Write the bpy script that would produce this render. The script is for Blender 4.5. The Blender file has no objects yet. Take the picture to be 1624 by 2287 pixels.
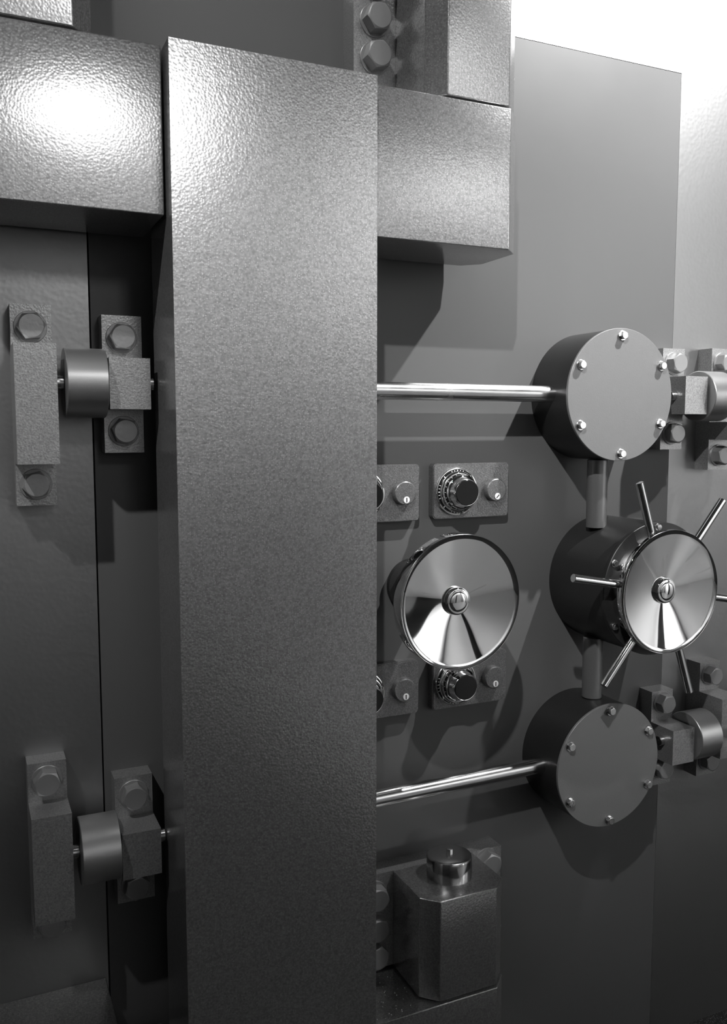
import bpy, bmesh, math, random
from mathutils import Vector, Matrix

C = bpy.context.scene.collection
PI = math.pi
H = 1.557                      # eye height above the carpet; heights below are given relative to the eye
random.seed(4)

# ------------------------------------------------------------------ camera
cam = bpy.data.cameras.new('camera')
cam.sensor_fit = 'VERTICAL'
cam.sensor_height = 36.0
cam.lens = 36.0 * 1944.75 / 2287.0
cam.clip_start = 0.02
co = bpy.data.objects.new('camera', cam)
C.objects.link(co)
co.location = (0, 0, H)
PITCH, YAW = .0963, .4275
co.rotation_euler = (PI / 2 - PITCH, 0, -YAW)
bpy.context.scene.camera = co

# ------------------------------------------------------------------ world, lamps, exposure
w = bpy.data.worlds.new('world')
bpy.context.scene.world = w
w.use_nodes = True
w.node_tree.nodes['Background'].inputs[0].default_value = (0.5, 0.5, 0.5, 1)
w.node_tree.nodes['Background'].inputs[1].default_value = 0.02


def spot(name, loc, aim, watts, deg, blend, rad):
    l = bpy.data.lights.new(name, 'SPOT')
    l.energy = watts
    l.spot_size = math.radians(deg)
    l.spot_blend = blend
    l.shadow_soft_size = rad
    o = bpy.data.objects.new(name, l)
    C.objects.link(o)
    o.location = (loc[0], loc[1], loc[2] + H)
    d = Vector((aim[0] - loc[0], aim[1] - loc[1], aim[2] - loc[2]))
    o.rotation_euler = d.to_track_quat('-Z', 'Y').to_euler()
    return o


def area(name, loc, aim, watts, sx, sy):
    l = bpy.data.lights.new(name, 'AREA')
    l.shape = 'RECTANGLE'
    l.energy = watts
    l.size, l.size_y = sx, sy
    o = bpy.data.objects.new(name, l)
    C.objects.link(o)
    o.location = (loc[0], loc[1], loc[2] + H)
    d = Vector((aim[0] - loc[0], aim[1] - loc[1], aim[2] - loc[2]))
    o.rotation_euler = d.to_track_quat('-Z', 'Y').to_euler()
    return o


spot('ceiling_spot', (.62, -.72, 1.18), (.14, 1.4, .48), 27, 36, 1.0, .15)
spot('ceiling_spot', (2.00, .70, 1.72), (1.48, 1.6, .72), 520, 54, 1.0, .02)
spot('ceiling_spot', (-.10, .0, 1.50), (1.24, 1.6, -.18), 205, 33, 1.0, .02)
spot('ceiling_spot', (-.75, .45, 1.60), (.12, 1.6, .02), 140, 33, 1.0, .02)
spot('ceiling_spot', (-.05, .75, 1.90), (.55, 1.6, .85), 85, 36, 1.0, .02)  # added lamp, brightens the door above the upper arms
spot('added_wall_spot', (.5, -1.0, 2.50), (.4, -3.6, .7), 330, 46, 1.0, .06)  # from here on, added unseen lamps lighting walls that chrome and paint reflect
spot('added_wall_spot', (1.9, -1.0, 2.50), (1.9, -3.6, 1.2), 470, 54, 1.0, .06)
spot('added_wall_spot', (3.4, -1.0, 2.50), (3.6, -3.6, 1.75), 950, 54, 1.0, .06)
spot('added_wall_spot', (2.6, -2.3, 2.40), (4.6, -2.4, .35), 3100, 41, 1.0, .06)
spot('added_wall_spot', (2.9, -.5, 2.40), (4.6, -.7, .32), 1100, 39, 1.0, .06)

sc = bpy.context.scene
sc.view_settings.view_transform = 'Standard'
sc.view_settings.look = 'None'
sc.view_settings.exposure = 0.0
sc.view_settings.gamma = 1.0
sc.view_settings.use_curve_mapping = False


# ------------------------------------------------------------------ materials
def mat(name, base=.4, metal=0., rough=.4, bump=None, speck=None, wear=None, coat=0., spec=.5):
    """bump = (kind, scale, strength, distance); speck = (scale, low, high); wear = (scale, amount)"""
    m = bpy.data.materials.new(name)
    m.use_nodes = True
    nt = m.node_tree
    N, Lk = nt.nodes, nt.links
    b = N['Principled BSDF']
    b.inputs['Base Color'].default_value = (base, base, base, 1)
    b.inputs['Metallic'].default_value = metal
    b.inputs['Roughness'].default_value = rough
    b.inputs['Specular IOR Level'].default_value = spec
    b.inputs['Coat Weight'].default_value = coat
    b.inputs['Coat Roughness'].default_value = .25
    tc = N.new('ShaderNodeTexCoord')
    col = None
    if speck:
        v = N.new('ShaderNodeTexVoronoi')
        v.inputs['Scale'].default_value = speck[0]
        Lk.new(tc.outputs['Object'], v.inputs['Vector'])
        # a few cells hold a bright flake
        lt = N.new('ShaderNodeMath'); lt.operation = 'LESS_THAN'; lt.inputs[1].default_value = .36
        Lk.new(v.outputs['Distance'], lt.inputs[0])
        sep = N.new('ShaderNodeSeparateColor')
        Lk.new(v.outputs['Color'], sep.inputs['Color'])
        gt = N.new('ShaderNodeMath'); gt.operation = 'GREATER_THAN'; gt.inputs[1].default_value = .5
        Lk.new(sep.outputs['Red'], gt.inputs[0])
        mu = N.new('ShaderNodeMath'); mu.operation = 'MULTIPLY'
        Lk.new(lt.outputs[0], mu.inputs[0]); Lk.new(gt.outputs[0], mu.inputs[1])
        n = N.new('ShaderNodeTexNoise')
        n.inputs['Scale'].default_value = speck[0] * .8
        n.inputs['Detail'].default_value = 3
        Lk.new(tc.outputs['Object'], n.inputs['Vector'])
        mr = N.new('ShaderNodeMapRange')
        mr.inputs['From Min'].default_value = .3; mr.inputs['From Max'].default_value = .7
        mr.inputs['To Min'].default_value = base * .75; mr.inputs['To Max'].default_value = base * 1.2
        Lk.new(n.outputs['Fac'], mr.inputs['Value'])
        mx = N.new('ShaderNodeMix'); mx.data_type = 'FLOAT'
        Lk.new(mu.outputs[0], mx.inputs[0])
        Lk.new(mr.outputs[0], mx.inputs[2])
        mx.inputs[3].default_value = speck[1]
        Lk.new(mx.outputs[0], b.inputs['Base Color'])
    if wear:
        n = N.new('ShaderNodeTexNoise')
        n.inputs['Scale'].default_value = wear[0]
        n.inputs['Detail'].default_value = 5
        Lk.new(tc.outputs['Object'], n.inputs['Vector'])
        mr = N.new('ShaderNodeMapRange')
        mr.inputs['From Min'].default_value = .3; mr.inputs['From Max'].default_value = .7
        mr.inputs['To Min'].default_value = max(rough - wear[1], .02); mr.inputs['To Max'].default_value = rough + wear[1]
        Lk.new(n.outputs['Fac'], mr.inputs['Value'])
        Lk.new(mr.outputs[0], b.inputs['Roughness'])
    if bump:
        kind, sca, stren, dist = bump
        if kind == 'hammer':
            t = N.new('ShaderNodeTexVoronoi'); t.feature = 'SMOOTH_F1'
            t.inputs['Smoothness'].default_value = .6
            out = t.outputs['Distance']
        else:
            t = N.new('ShaderNodeTexNoise'); t.inputs['Detail'].default_value = 4
            out = t.outputs['Fac']
        t.inputs['Scale'].default_value = sca
        Lk.new(tc.outputs['Object'], t.inputs['Vector'])
        bp = N.new('ShaderNodeBump')
        bp.inputs['Strength'].default_value = stren
        bp.inputs['Distance'].default_value = dist
        Lk.new(out, bp.inputs['Height'])
        Lk.new(bp.outputs[0], b.inputs['Normal'])
    return m


HAMMER = mat('hammered_grey_paint', .41, .8, .24, ('hammer', 260, .12, .0012), (300, .56, 1))
HAMMER_FINE = mat('hammered_paint_on_small_castings', .38, .7, .36, ('hammer', 330, .18, .0012), (420, .44, 1))
HAMMER_DARK = mat('dark_hammered_lock_paint', .17, .6, .36, ('hammer', 330, .18, .0012), (420, .26, 1))
DOORP = mat('satin_grey_door_paint', .11, 0, .36, ('noise', 420, .04, .001), wear=(3, .05), spec=.16)
WALLP = mat('grey_frame_paint', .32, .94, .42, ('hammer', 120, .12, .0015))
HOUSE = mat('dark_grey_housing_paint', .018, 0, .42, ('noise', 300, .12, .001))
COVER = mat('fine_grained_cover_paint', .20, .15, .42, ('noise', 380, .2, .001))
BOLTM = mat('painted_bolt_head', .30, .5, .36, ('noise', 160, .25, .001))
STEEL = mat('zinc_plated_steel', .62, 1., .24, wear=(60, .06))
CHROME = mat('polished_chrome', .92, 1., .035, wear=(5, .012))
ROD = mat('polished_steel_rod', .72, 1., .22, wear=(14, .07))
SHAFT = mat('painted_shaft', .22, .6, .30, ('noise', 120, .05, .001))
ROLL = mat('satin_roller_steel', .46, .85, .36, ('noise', 500, .1, .0006))
CAP = mat('machined_bearing_cap', .55, 1., .16, wear=(30, .04))
BLACK = mat('black_enamel', .006, 0, .12)
WHITE = mat('white_enamel', .85, 0, .35)
CARPET = mat('dark_speckled_carpet', .05, 0, .95, ('noise', 500, .9, .006), (330, .35, 1))
PLASTER = mat('pale_plaster', .62, 0, .8, ('noise', 30, .05, .002))
REFLECTOR = mat('pale_reflector_floor', .6, 0, .35, wear=(2, .1))  # for the added pale floor that the dishes reflect
DARKWALL = mat('grey_plaster', .12, 0, .8, ('noise', 30, .05, .002))


# ------------------------------------------------------------------ mesh helpers (z given relative to the eye)
def P(x, y, z):
    return (x, y, z + H)


FLAT = []          # meshes whose large faces must stay perfectly flat


def bevel(bm, wdt, seg=3):
    FLAT.append(bm)
    if wdt:
        bmesh.ops.bevel(bm, geom=[e for e in bm.edges if e.calc_face_angle(0) > .4], offset=wdt, segments=seg, profile=.6, affect='EDGES', clamp_overlap=True)


def box(x0, x1, y0, y1, z0, z1, bev=.002):
    bm = bmesh.new()
    vs = [bm.verts.new(P(x, y, z)) for z in (z0, z1) for y in (y0, y1) for x in (x0, x1)]
    for f in ((0, 2, 3, 1), (4, 5, 7, 6), (0, 1, 5, 4), (2, 6, 7, 3), (1, 3, 7, 5), (0, 4, 6, 2)):
        bm.faces.new([vs[i] for i in f])
    bevel(bm, bev)
    return bm


def prism_z(pts, z0, z1, bev=.0015):
    """pts: plan outline (x, y), extruded along z"""
    bm = bmesh.new()
    a = [bm.verts.new(P(x, y, z0)) for x, y in pts]
    b = [bm.verts.new(P(x, y, z1)) for x, y in pts]
    bm.faces.new(a[::-1]); bm.faces.new(b)
    n = len(pts)
    for i in range(n):
        bm.faces.new((a[i], a[(i + 1) % n], b[(i + 1) % n], b[i]))
    bmesh.ops.recalc_face_normals(bm, faces=bm.faces)
    bevel(bm, bev)
    return bm


def prism_y(pts, y0, y1, bev=.001, seg=2):
    """pts: outline (x, z), extruded along y"""
    bm = bmesh.new()
    a = [bm.verts.new(P(x, y0, z)) for x, z in pts]
    b = [bm.verts.new(P(x, y1, z)) for x, z in pts]
    bm.faces.new(a); bm.faces.new(b[::-1])
    n = len(pts)
    for i in range(n):
        bm.faces.new((a[i], b[i], b[(i + 1) % n], a[(i + 1) % n]))
    bmesh.ops.recalc_face_normals(bm, faces=bm.faces)
    FLAT.append(bm)
    if bev:
        bmesh.ops.bevel(bm, geom=[e for e in bm.edges if abs(e.verts[0].co.y - e.verts[1].co.y) < 1e-6 and abs(e.verts[0].co.y - y0) < 1e-6], offset=bev, segments=seg, affect='EDGES', clamp_overlap=True)
    return bm


def lathe(prof, origin, axis='-Y', seg=64, bm=None):
    """prof: (radius, distance along the axis); closed at the axis when a radius is 0"""
    bm = bm or bmesh.new()
    o = Vector(P(*origin))
    if axis == '-Y':
        A, U, V = Vector((0, -1, 0)), Vector((1, 0, 0)), Vector((0, 0, 1))
    elif axis == 'X':
        A, U, V = Vector((1, 0, 0)), Vector((0, 1, 0)), Vector((0, 0, 1))
    elif axis == 'Z':
        A, U, V = Vector((0, 0, 1)), Vector((1, 0, 0)), Vector((0, 1, 0))
    else:
        A = Vector(axis).normalized()
        U = A.cross(Vector((0, 1, 0))).normalized()
        V = A.cross(U)
    rings = []
    for r, d in prof:
        if r <= 1e-9:
            rings.append([bm.verts.new(o + A * d)])
        else:
            rings.append([bm.verts.new(o + A * d + U * (r * math.cos(2 * PI * i / seg)) + V * (r * math.sin(2 * PI * i / seg))) for i in range(seg)])
    for a, b in zip(rings, rings[1:]):
        for i in range(seg):
            j = (i + 1) % seg
            if len(a) == 1 and len(b) == 1:
                continue
            if len(a) == 1:
                bm.faces.new((a[0], b[i], b[j]))
            elif len(b) == 1:
                bm.faces.new((a[i], b[0], a[j]))
            else:
                bm.faces.new((a[i], b[i], b[j], a[j]))
    bmesh.ops.recalc_face_normals(bm, faces=bm.faces)
    return bm


def rod(p, q, r, seg=32, ch=.001):
    d = Vector(q) - Vector(p)
    L = d.length
    return lathe([(0, 0), (r - ch, 0), (r, ch), (r, L - ch), (r - ch, L), (0, L)], p, axis=tuple(d), seg=seg)


def hex_head(x, y, z, R, h, rot=0., axis='-Y'):
    """hexagon bolt head with its corners chamfered to a round top; base at (x, y, z)"""
    bm = bmesh.new()
    a = R * math.cos(PI / 6)
    n = 48
    o = Vector(P(x, y, z))
    if axis == '-Y':
        A, U, V = Vector((0, -1, 0)), Vector((1, 0, 0)), Vector((0, 0, 1))
    else:
        A, U, V = Vector((0, 0, 1)), Vector((1, 0, 0)), Vector((0, 1, 0))
    rings = [[], [], []]
    for i in range(n):
        t = 2 * PI * i / n
        k = (t + 1e-9) % (PI / 3) - PI / 6
        r = a / math.cos(k)
        dirv = U * math.cos(t + rot) + V * math.sin(t + rot)
        rings[0].append(bm.verts.new(o + dirv * r))
        rings[1].append(bm.verts.new(o + dirv * r + A * (h - (r - a * .95) * .62)))
        rings[2].append(bm.verts.new(o + dirv * a * .93 + A * h))
    for p, q in zip(rings, rings[1:]):
        for i in range(n):
            j = (i + 1) % n
            bm.faces.new((p[i], q[i], q[j], p[j]))
    bm.faces.new(rings[2]); bm.faces.new(rings[0][::-1])
    bmesh.ops.recalc_face_normals(bm, faces=bm.faces)
    return bm


def rrect(x0, x1, z0, z1, r, n=6):
    pts = []
    for cx, cz, a0 in ((x1 - r, z1 - r, 0), (x0 + r, z1 - r, 90), (x0 + r, z0 + r, 180), (x1 - r, z0 + r, 270)):
        for i in range(n + 1):
            a = math.radians(a0 + 90 * i / n)
            pts.append((cx + r * math.cos(a), cz + r * math.sin(a)))
    return pts


def obj(name, bm, m, parent=None, ang=32):
    me = bpy.data.meshes.new(name)
    root = parent
    while root is not None and root.parent is not None:
        root = root.parent
    if root is not None:
        bmesh.ops.translate(bm, verts=bm.verts, vec=-root.location)
    flat = any(b is bm for b in FLAT)
    bm.to_mesh(me)
    bm.free()
    for p in me.polygons:
        p.use_smooth = not flat
    me.set_sharp_from_angle(angle=math.radians(ang))
    me.materials.append(m)
    o = bpy.data.objects.new(name, me)
    C.objects.link(o)
    if parent is not None:
        o.parent = parent
    return o


def thing(name, label, cat, loc, group=None):
    o = bpy.data.objects.new(name, None)
    C.objects.link(o)
    o.empty_display_size = .05
    o.location = P(*loc)
    o['label'] = label
    o['category'] = cat
    if group:
        o['group'] = group
    return o


def tag(o, label, cat, group=None):
    o['label'] = label
    o['category'] = cat
    if group:
        o['group'] = group
    return o


def struct(name, bm, m):
    o = obj(name, bm, m)
    o['kind'] = 'structure'
    return o


def bolt(parent, x, y, z, R=.0245, h=.024, wash=.030, m=None, wm=None, rot=None, seg=40):
    b = obj('bolt', hex_head(x, y - .003, z, R, h - .003, random.uniform(0, 1.05) if rot is None else rot), m or BOLTM, parent, 18)
    obj('washer', lathe([(0, 0), (wash, 0), (wash, .0025), (wash - .0006, .003), (0, .003)], (x, y, z), seg=seg), wm or m or BOLTM, b)
    return b


# ------------------------------------------------------------------ the setting
XL, XR, ZT = .2068, 1.5333, .8111
FLOOR = -H
CEIL = 2.60
bm = bmesh.new()
Yw, Yb = 1.6, 1.95
x0, x1 = -1.8, 4.6
outer = [(x0, FLOOR), (x0, CEIL), (x1, CEIL), (x1, FLOOR)]
inner = [(XL - .003, FLOOR), (XL - .003, ZT + .0014), (XR + .0007, ZT + .0014), (XR + .0007, FLOOR)]
fo = [bm.verts.new(P(x, Yw, z)) for x, z in outer]
fi = [bm.verts.new(P(x, Yw, z)) for x, z in inner]
bi = [bm.verts.new(P(x, Yb, z)) for x, z in inner]
for i in range(3):
    bm.faces.new((fo[i], fo[i + 1], fi[i + 1], fi[i]))
    bm.faces.new((fi[i], fi[i + 1], bi[i + 1], bi[i]))
bm.faces.new(bi)
bmesh.ops.recalc_face_normals(bm, faces=bm.faces)
struct('wall_back', bm, WALLP)
struct('floor', box(x0, x1, -3.6, 1.95, FLOOR - .05, FLOOR, 0), CARPET)
struct('reflector_floor', box(1.5, x1, -3.6, .05, FLOOR, FLOOR + .003, 0), REFLECTOR)  # pale floor added out of view to brighten reflections in the dishes
struct('ceiling', box(x0, x1, -3.6, 1.95, CEIL, CEIL + .05, 0), DARKWALL)
struct('wall_left', box(x0 - .05, x0, -3.6, 1.95, FLOOR, CEIL, 0), DARKWALL)
struct('wall_right', box(x1, x1 + .05, -3.6, 1.95, FLOOR, CEIL, 0), PLASTER)
struct('wall_front', box(x0, x1, -3.65, -3.6, FLOOR, CEIL, 0), PLASTER)

for k, q in ((1, (x1 - .03, x1, -1.95, -1.55, FLOOR, .55)), (2, (2.78, 3.02, -3.6, -3.57, FLOOR, .55))):  # dark panels added out of view to put dark streaks in the chrome
    struct('door_%d' % k, box(*q, .004), BLACK)

# ------------------------------------------------------------------ vault door slab
d = obj('vault_door', box(XL, XR, 1.6, 1.78, FLOOR + .006, ZT, .0015), DOORP)
tag(d, 'smooth satin grey steel vault door slab set in the lighter frame wall', 'vault door')
d['kind'] = 'thing'

# ------------------------------------------------------------------ crane hinge
UPL, UPR = .3005, .6475
BF, BB = 1.4014, 1.5787
ch = .0325
cr = thing('crane_hinge', 'huge hammered grey steel crane hinge, wide upright with heavy horizontal arms', 'hinge arm', (.474, 1.45, FLOOR))
obj('upright', box(UPL, UPR, 1.3653, 1.5284, -1.43, .5835, .0025), HAMMER, cr)
right_end = lambda xa: [(xa, BF), (.9366, BF), (.9366 + ch, BF + ch), (.9366 + ch, BB - ch), (.9366, BB), (xa, BB)]
left_end = lambda xb: [(xb, BF), (xb, BB), (-.01, BB), (-.01 - ch, BB - ch), (-.01 - ch, BF + ch), (-.01, BF)]
for z0, z1, nm in ((.3305, .5845, 'upper_arm'), (-1.3825, -1.1285, 'lower_arm')):
    obj(nm, prism_z(right_end(UPR + .001), z0, z1, .0022), HAMMER, cr)
    obj(nm, prism_z(left_end(UPL - .004), z0, z1, .0022), HAMMER, cr)

# ------------------------------------------------------------------ hinge blocks carried by the door and by the frame
HX1, HX2, HF, hc = .7738, .9655, 1.4042, .031


def octa(xa, xb, back):
    return [(xa, back), (xa, HF + hc), (xa + hc, HF), (xb - hc, HF), (xb, HF + hc), (xb, back)]


def right_block(z0, z1, label, bolts_z, right_bolts, cap):
    t = thing('hinge_block', label, 'hinge block', (.868, 1.6, z0), 'eight sided hinge blocks above and below the arms')
    obj('flange', box(.6868, 1.0405, 1.5514, 1.6, z0, z1, .0022), HAMMER_FINE, t)
    obj('block', prism_z(octa(HX1, HX2, 1.5514), z0, z1, .0022), HAMMER, t)
    for z in bolts_z:
        bolt(t, .7292, 1.5514, z, R=.0265, h=.028, wash=.030)
    for z in right_bolts:
        bolt(t, 1.0012, 1.5514, z, R=.0265, h=.028, wash=.030)
    if cap:
        R = .0468
        cx, cy = .8735, 1.4902
        c = obj('bearing_cap', lathe([(0, 0), (R, 0), (R, .039), (R - .0015, .0425), (R - .0045, .0438), (0, .0438)], (cx, cy, z1), 'Z'), CAP, t)
        c['label'] = 'shiny machined steel bearing cap'
        obj('grease_fitting', hex_head(cx, cy, z1 + .0438, .0066, .0115, .3, 'Z'), STEEL, c)
    return t


right_block(.5894, 1.02, 'hammered grey hinge block standing on top of the right upper arm beside two big bolts', (.692, .759, .826, .893), (.692, .759, .826), False)
right_block(-1.1237, -.9176, 'dark octagonal hinge block topped by a shiny steel bearing cap', (-.960, -1.026, -1.0855), (-.944, -1.02, -1.09), True)
for z0, z1, lab in ((.5894, 1.02, 'bright hinge block above the left arm, cut off by the top corner of the photo'),
                    (-1.1237, -1.0236, 'dark flat topped hinge block on the frame, in the bottom left corner')):
    t = thing('hinge_block', lab, 'hinge block', (.1, 1.6, z0), 'eight sided hinge blocks above and below the arms')
    obj('block', prism_z(octa(.0075, .1990, 1.6), z0, z1, .0022), HAMMER, t)

# ------------------------------------------------------------------ brackets and rollers at both edges of the door
PF, KF = 1.5582, 1.4854


def bracket(xa, xb, zt, zb, blocks, bz, label, pin=None):
    t = thing('hinge_bracket', label, 'bracket', ((xa + xb) / 2, 1.6, (zt + zb) / 2), 'bolted brackets holding the rollers')
    obj('base_plate', box(xa, xb, PF, 1.6, zb, zt, .0018), HAMMER_FINE, t)
    for k0, k1 in blocks:
        obj('block', box(xa, xb, KF, PF, k1, k0, .0018), HAMMER_FINE, t)
    if pin:
        obj('pin_end', rod((pin[0], 1.52, pin[2]), (pin[1], 1.52, pin[2]), .0112), STEEL, t)
    for z in bz:
        bolt(t, (xa + xb) / 2 - .001, PF, z, R=.0232, h=.025, wash=.0262)
    return t


def roller(x0, x1, z, pins, label, R=.0572):
    y = 1.52
    t = thing('roller', label, 'roller', ((x0 + x1) / 2, y, z), 'steel rollers held between the brackets')
    c = .0012
    L = x1 - x0
    obj('roller_body', lathe([(0, 0), (R - c, 0), (R, c), (R, L - c), (R - c, L), (0, L)], (x0, y, z), 'X', 96), ROLL, t)
    for a, b in pins:
        obj('pin', rod((a, y, z), (b, y, z), .0112), STEEL, t)
    return t


bracket(.0737, .1378, .203, -.1301, ((.1341, -.0581),), (.166, -.0945), 'long hammered bracket on the left frame wall, the upper one, brightly lit')
bracket(.2188, .2855, .1923, -.043, ((.1153, .0309),), (.1545, -.0055), 'small square bracket on the door just left of the upright, upper one', (.2855, .2965, .0737))
bracket(.0737, .1378, -.5768, -.893, ((-.6449, -.8308),), (-.6085, -.865), 'long dark bracket on the left frame wall, the lower one')
bracket(.2188, .2855, -.6274, -.8627, ((-.7004, -.7825),), (-.660, -.829), 'small dark bracket on the door just left of the upright, lower one', (.2855, .2985, -.730))
bracket(1.4664, 1.5316, .1824, -.05, ((.1153, .0309),), (.148, -.0125), 'small bracket half hidden behind the upper round cover', (1.4535, 1.4664, .0725))
bracket(1.4664, 1.5316, -.6276, -.86, ((-.7004, -.7825),), (-.656, -.8175), 'small dark bracket beside the lower round cover', (1.4535, 1.4664, -.7325))
bracket(1.6171, 1.6815, .1876, -.1001, ((.1341, .062), (.014, -.028)), (.152, -.0655), 'bracket on the right frame wall cut by the photo edge, upper one')
bracket(1.6171, 1.6815, -.5741, -.861, ((-.6449, -.7178), (-.7628, -.7916)), (-.6055, -.8223), 'dark bracket on the right frame wall cut by the photo edge, lower one')
roller(.151, .2155, .0737, ((.1378, .151),), 'shiny thick roller between the two upper left brackets')
roller(.151, .2155, -.730, ((.1378, .151),), 'shiny thick roller between the two lower left brackets')
roller(1.536, 1.601, .0725, ((1.601, 1.6171),), 'bright roller at the right photo edge beside the upper round cover')
roller(1.536, 1.601, -.7325, ((1.601, 1.6171),), 'grey roller at the right photo edge beside the lower round cover')


# ------------------------------------------------------------------ round housings with bolted covers
def housing(X, Z, R, front, label):
    t = thing('round_housing', label, 'housing', (X, 1.6, Z), 'round bolted housings above and below the hand wheel')
    D = 1.6 - front
    obj('housing_body', lathe([(0, 0), (R - .001, 0), (R - .001, D - .006), (0, D - .006)], (X, 1.6, Z), seg=128), HOUSE, t)
    c = obj('cover', lathe([(0, D - .006), (R - .0005, D - .006), (R, D - .0055), (R, D - .0008), (R - .0008, D), (0, D)], (X, 1.6, Z), seg=128), COVER, t)
    for k in range(6):
        a = math.radians(91 - 60 * k)
        bolt(c, X + .1245 * math.cos(a), front, Z + .1245 * math.sin(a), R=.0088, h=.011, wash=.0108, m=STEEL, seg=28)
    return t


housing(1.2726, .0696, .140, 1.4715, 'upper round grey housing with six small bolts on its pale cover')
housing(1.2646, -.7414, .1388, 1.4673, 'lower round dark housing with six small bolts on its cover')

# gear housing behind the hand wheel
WX, WZ = 1.3337, -.3427
t = thing('gear_housing', 'dark drum on the door behind the spoked hand wheel', 'housing', (WX, 1.6, WZ))
obj('housing_body', lathe([(0, 0), (.142, 0), (.142, .176), (0, .176)], (WX, 1.6, WZ), seg=128), HOUSE, t)
f = obj('flange', lathe([(0, .176), (.143, .176), (.1434, .1768), (.1434, .186), (.1425, .187), (0, .187)], (WX, 1.6, WZ), seg=128), HOUSE, t)
for k in range(6):
    a = math.radians(92 - 60 * k)
    bolt(f, WX + .1335 * math.cos(a), 1.413, WZ + .1335 * math.sin(a), R=.0068, h=.008, wash=.0078, m=STEEL, seg=24)


# ------------------------------------------------------------------ chrome dishes
def dish(parent, X, Y, Z, R, side):
    """concave polished dish, rim at depth Y"""
    prof = [(R - .004, -side), (R, -side + .002), (R, -.0025), (R - .0004, -.0009), (R - .0012, 0), (R - .0021, -.0004), (R - .0026, -.0012)]
    for k in range(1, 13):
        s = k / 12
        r = (R - .0026) * (1 - s) + .02 * s
        prof.append((r, -.0012 - .0211 * s - .0012 * math.sin(PI * s)))
    prof.append((0, -.0223))
    bm = lathe(prof, (X, Y, Z), seg=160)
    dsh = obj('dish', bm, CHROME, parent, 60)
    hr = .0268
    hub = [(hr, -.0225), (hr, -.016), (hr - .0012, -.0135), (hr - .004, -.0120), (hr - .0065, -.0124), (hr - .008, -.0118)]
    for k in range(1, 7):
        hub.append(((hr - .008) * math.cos(k / 6 * PI / 2), -.0118 + .0028 * math.sin(k / 6 * PI / 2)))
    hub[-1] = (0, hub[-1][1])
    obj('hub_cap', lathe(hub, (X, Y, Z), seg=64), CHROME, parent, 60)
    return dsh


t = thing('dish_knob', 'large chrome dish shaped knob without spokes, between the combination locks', 'knob', (.8365, 1.6, -.327))
dish(t, .8365, 1.39, -.327, .1298, .030)
obj('knob_back', lathe([(.1, 0), (.1258, 0), (.1258, .004), (0, .004)], (.8365, 1.4235, -.327), seg=96), CHROME, t)
obj('shaft', lathe([(0, 0), (.055, 0), (.055, .012), (.042, .014), (.042, .1765), (0, .1765)], (.8365, 1.6, -.327), seg=64), HOUSE, t)

t = thing('hand_wheel', 'chrome hand wheel with six spoke handles round a polished dish', 'wheel', (WX, 1.413, WZ))
dish(t, WX, 1.371, WZ, .1314, .012)
obj('hub_drum', lathe([(0, 0), (.121, 0), (.121, .028), (.1205, .029), (0, .017)], (WX, 1.413, WZ), seg=96), CHROME, t)
for a in (108.5, 50, -10, -70.7, -129.5, 169.6):
    c, s = math.cos(math.radians(a)), math.sin(math.radians(a))
    sp = obj('spoke', rod((WX + .112 * c, 1.391, WZ + .112 * s), (WX + .2435 * c, 1.391, WZ + .2435 * s), .0086, 28, .0006), CHROME, t)

# ------------------------------------------------------------------ rods
o = obj('locking_rod', rod((UPR, 1.53, .0715), (1.2726 - .1258, 1.53, .0715), .0172, 48), ROD)
tag(o, 'bright horizontal steel rod from the upright to the upper round housing', 'rod', 'horizontal steel rods')
o = obj('locking_rod', rod((UPR, 1.53, -.7455), (1.2646 - .1208, 1.53, -.7405), .0172, 48), ROD)
tag(o, 'dim horizontal steel rod from the upright to the lower round housing', 'rod', 'horizontal steel rods')
o = obj('linking_shaft', rod((1.263, 1.53, .0696 - .139), (1.263, 1.53, WZ + .1235), .0222, 48), SHAFT)
tag(o, 'vertical dark shaft from the upper round housing down to the wheel drum', 'shaft', 'vertical shafts')
o = obj('linking_shaft', rod((1.263, 1.53, WZ - .1235), (1.263, 1.53, -.7414 + .138), .0222, 48), SHAFT)
tag(o, 'vertical dark shaft from the wheel drum down to the lower round housing', 'shaft', 'vertical shafts')


# ------------------------------------------------------------------ combination locks
def tick(bm, X, Y, Z, r0, y0, r1, y1, ang, wd):
    c, s = math.cos(ang), math.sin(ang)
    px, pz = -s, c
    vs = []
    for r, y, k in ((r0, y0, -1), (r0, y0, 1), (r1, y1, 1), (r1, y1, -1)):
        vs.append(bm.verts.new(P(X + r * c + px * wd * k, Y - y, Z + r * s + pz * wd * k)))
    vb = [bm.verts.new(v.co + Vector((-.0004 * c, .0006, -.0004 * s))) for v in vs]
    bm.faces.new(vs); bm.faces.new(vb[::-1])
    for i in range(4):
        bm.faces.new((vs[i], vb[i], vb[(i + 1) % 4], vs[(i + 1) % 4]))


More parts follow.
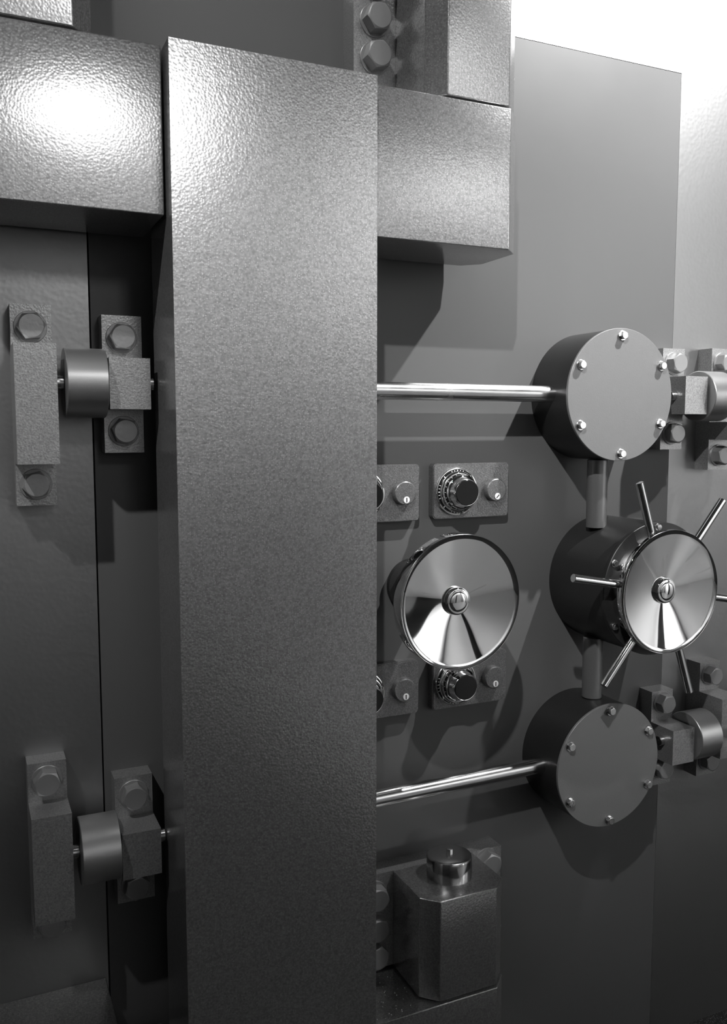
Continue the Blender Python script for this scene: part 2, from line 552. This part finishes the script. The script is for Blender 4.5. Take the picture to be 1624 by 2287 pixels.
def combo(xr, zt, zb, slot, label):
    xl = xr - .1855
    Y = 1.58
    zc = (zt + zb) / 2 - .001
    X = xr - .1325
    t = thing('combination_lock', label, 'combination lock', ((xl + xr) / 2, 1.6, zb), 'combination locks around the dish knob')
    obj('escutcheon', prism_y(rrect(xl, xr, zb, zt, .009), Y, 1.6, .002), HAMMER_DARK, t)
    ring = obj('dial_ring', lathe([(0, 0), (.0495, 0), (.0495, .0065), (.0488, .0075), (.0475, .0078), (.0468, .0072), (0, .0072)], (X, Y, zc), seg=96), CHROME, t)
    obj('ring_face', lathe([(.036, .0072), (.0464, .0072), (.0464, .0078), (.036, .0078)], (X, Y, zc), seg=96), BLACK, ring)
    bm = bmesh.new()
    for k in range(40):
        a = 2 * PI * k / 40
        if k % 10 in (1, 2, 8, 9) or k % 5 == 0:
            tick(bm, X, Y, zc, .0405 if k % 5 else .039, .0082, .0455, .0082, a, .0006 if k % 5 else .0011)
    bmesh.ops.recalc_face_normals(bm, faces=bm.faces)
    mk = obj('ring_marks', bm, WHITE, ring)
    dl = obj('dial', lathe([(0, .0078), (.0425, .0078), (.0432, .009), (.0432, .0125), (.0422, .0145), (.0395, .0155),
                            (.0385, .0165), (.0355, .0255), (.0362, .0262), (.0362, .0295), (.0345, .0315), (.0318, .033), (.0298, .038),
                            (.0282, .0465), (.0272, .0478), (.0262, .0474), (0, .0474)], (X, Y, zc), seg=96), CHROME, t)
    obj('dial_band', lathe([(.0378, .0158), (.0388, .0166), (.0360, .0252), (.0350, .0252)], (X, Y, zc), seg=96), BLACK, dl)
    bm = bmesh.new()
    for k in range(100):
        a = 2 * PI * k / 100
        tick(bm, X, Y, zc, .0390, .0172, .0380 if k % 5 else .0366, .0205 if k % 5 else .0246, a, .00035)
    bmesh.ops.recalc_face_normals(bm, faces=bm.faces)
    obj('dial_marks', bm, WHITE, dl)
    obj('knob_face', lathe([(0, .0474), (.0262, .0474), (.0262, .0483), (.0256, .0487), (0, .0487)], (X, Y, zc), seg=64), BLACK, dl)
    kx, kz = xr - .0392, zc + .001
    kc = obj('key_cover', lathe([(0, 0), (.0246, 0), (.0246, .0118), (.0238, .0140), (.0222, .0150), (0, .0150)], (kx, Y, kz), seg=64), HAMMER_DARK, t)
    lk = obj('lock_cylinder', lathe([(0, .0150), (.0069, .0150), (.0069, .0156), (.0064, .0160), (0, .0160)], (kx + .0018, Y, kz - .0135), seg=32), WHITE, kc)
    a = math.radians(slot)
    c, s = math.cos(a), math.sin(a)
    pts = []
    for u, v in ((-.0045, -.0010), (.0045, -.0010), (.0045, .0010), (-.0045, .0010)):
        pts.append((kx + .0018 + u * c - v * s, kz - .0135 + u * s + v * c))
    obj('key_slot', prism_y(pts, Y - .0164, Y - .0160, 0), BLACK, kc)
    return t


combo(1.0645, -.0735, -.1895, 45, 'combination lock right of and above the dish knob, its key slot slanted')
combo(.8465, -.0735, -.1905, 90, 'combination lock half hidden by the upright, above the dish knob')
combo(1.0665, -.4835, -.5985, 90, 'combination lock below the dish knob, its black dial partly covered by it')
combo(.8472, -.4840, -.5985, 90, 'combination lock half hidden by the upright, below the dish knob')

# ------------------------------------------------------------------ dust on the lower arm
bm = bmesh.new()
for k in range(60):
    x, y, z = random.uniform(.652, .765), random.uniform(1.41, 1.54), -1.1285
    r = random.choice((.0004, .0006, .0009))
    bmesh.ops.create_icosphere(bm, subdivisions=1, radius=r, matrix=Matrix.Translation(P(x, y, z + r)))
o = obj('dust', bm, WHITE)
tag(o, 'white dust specks scattered on the lower right arm beside the dark hinge block', 'dust')
o['kind'] = 'stuff'
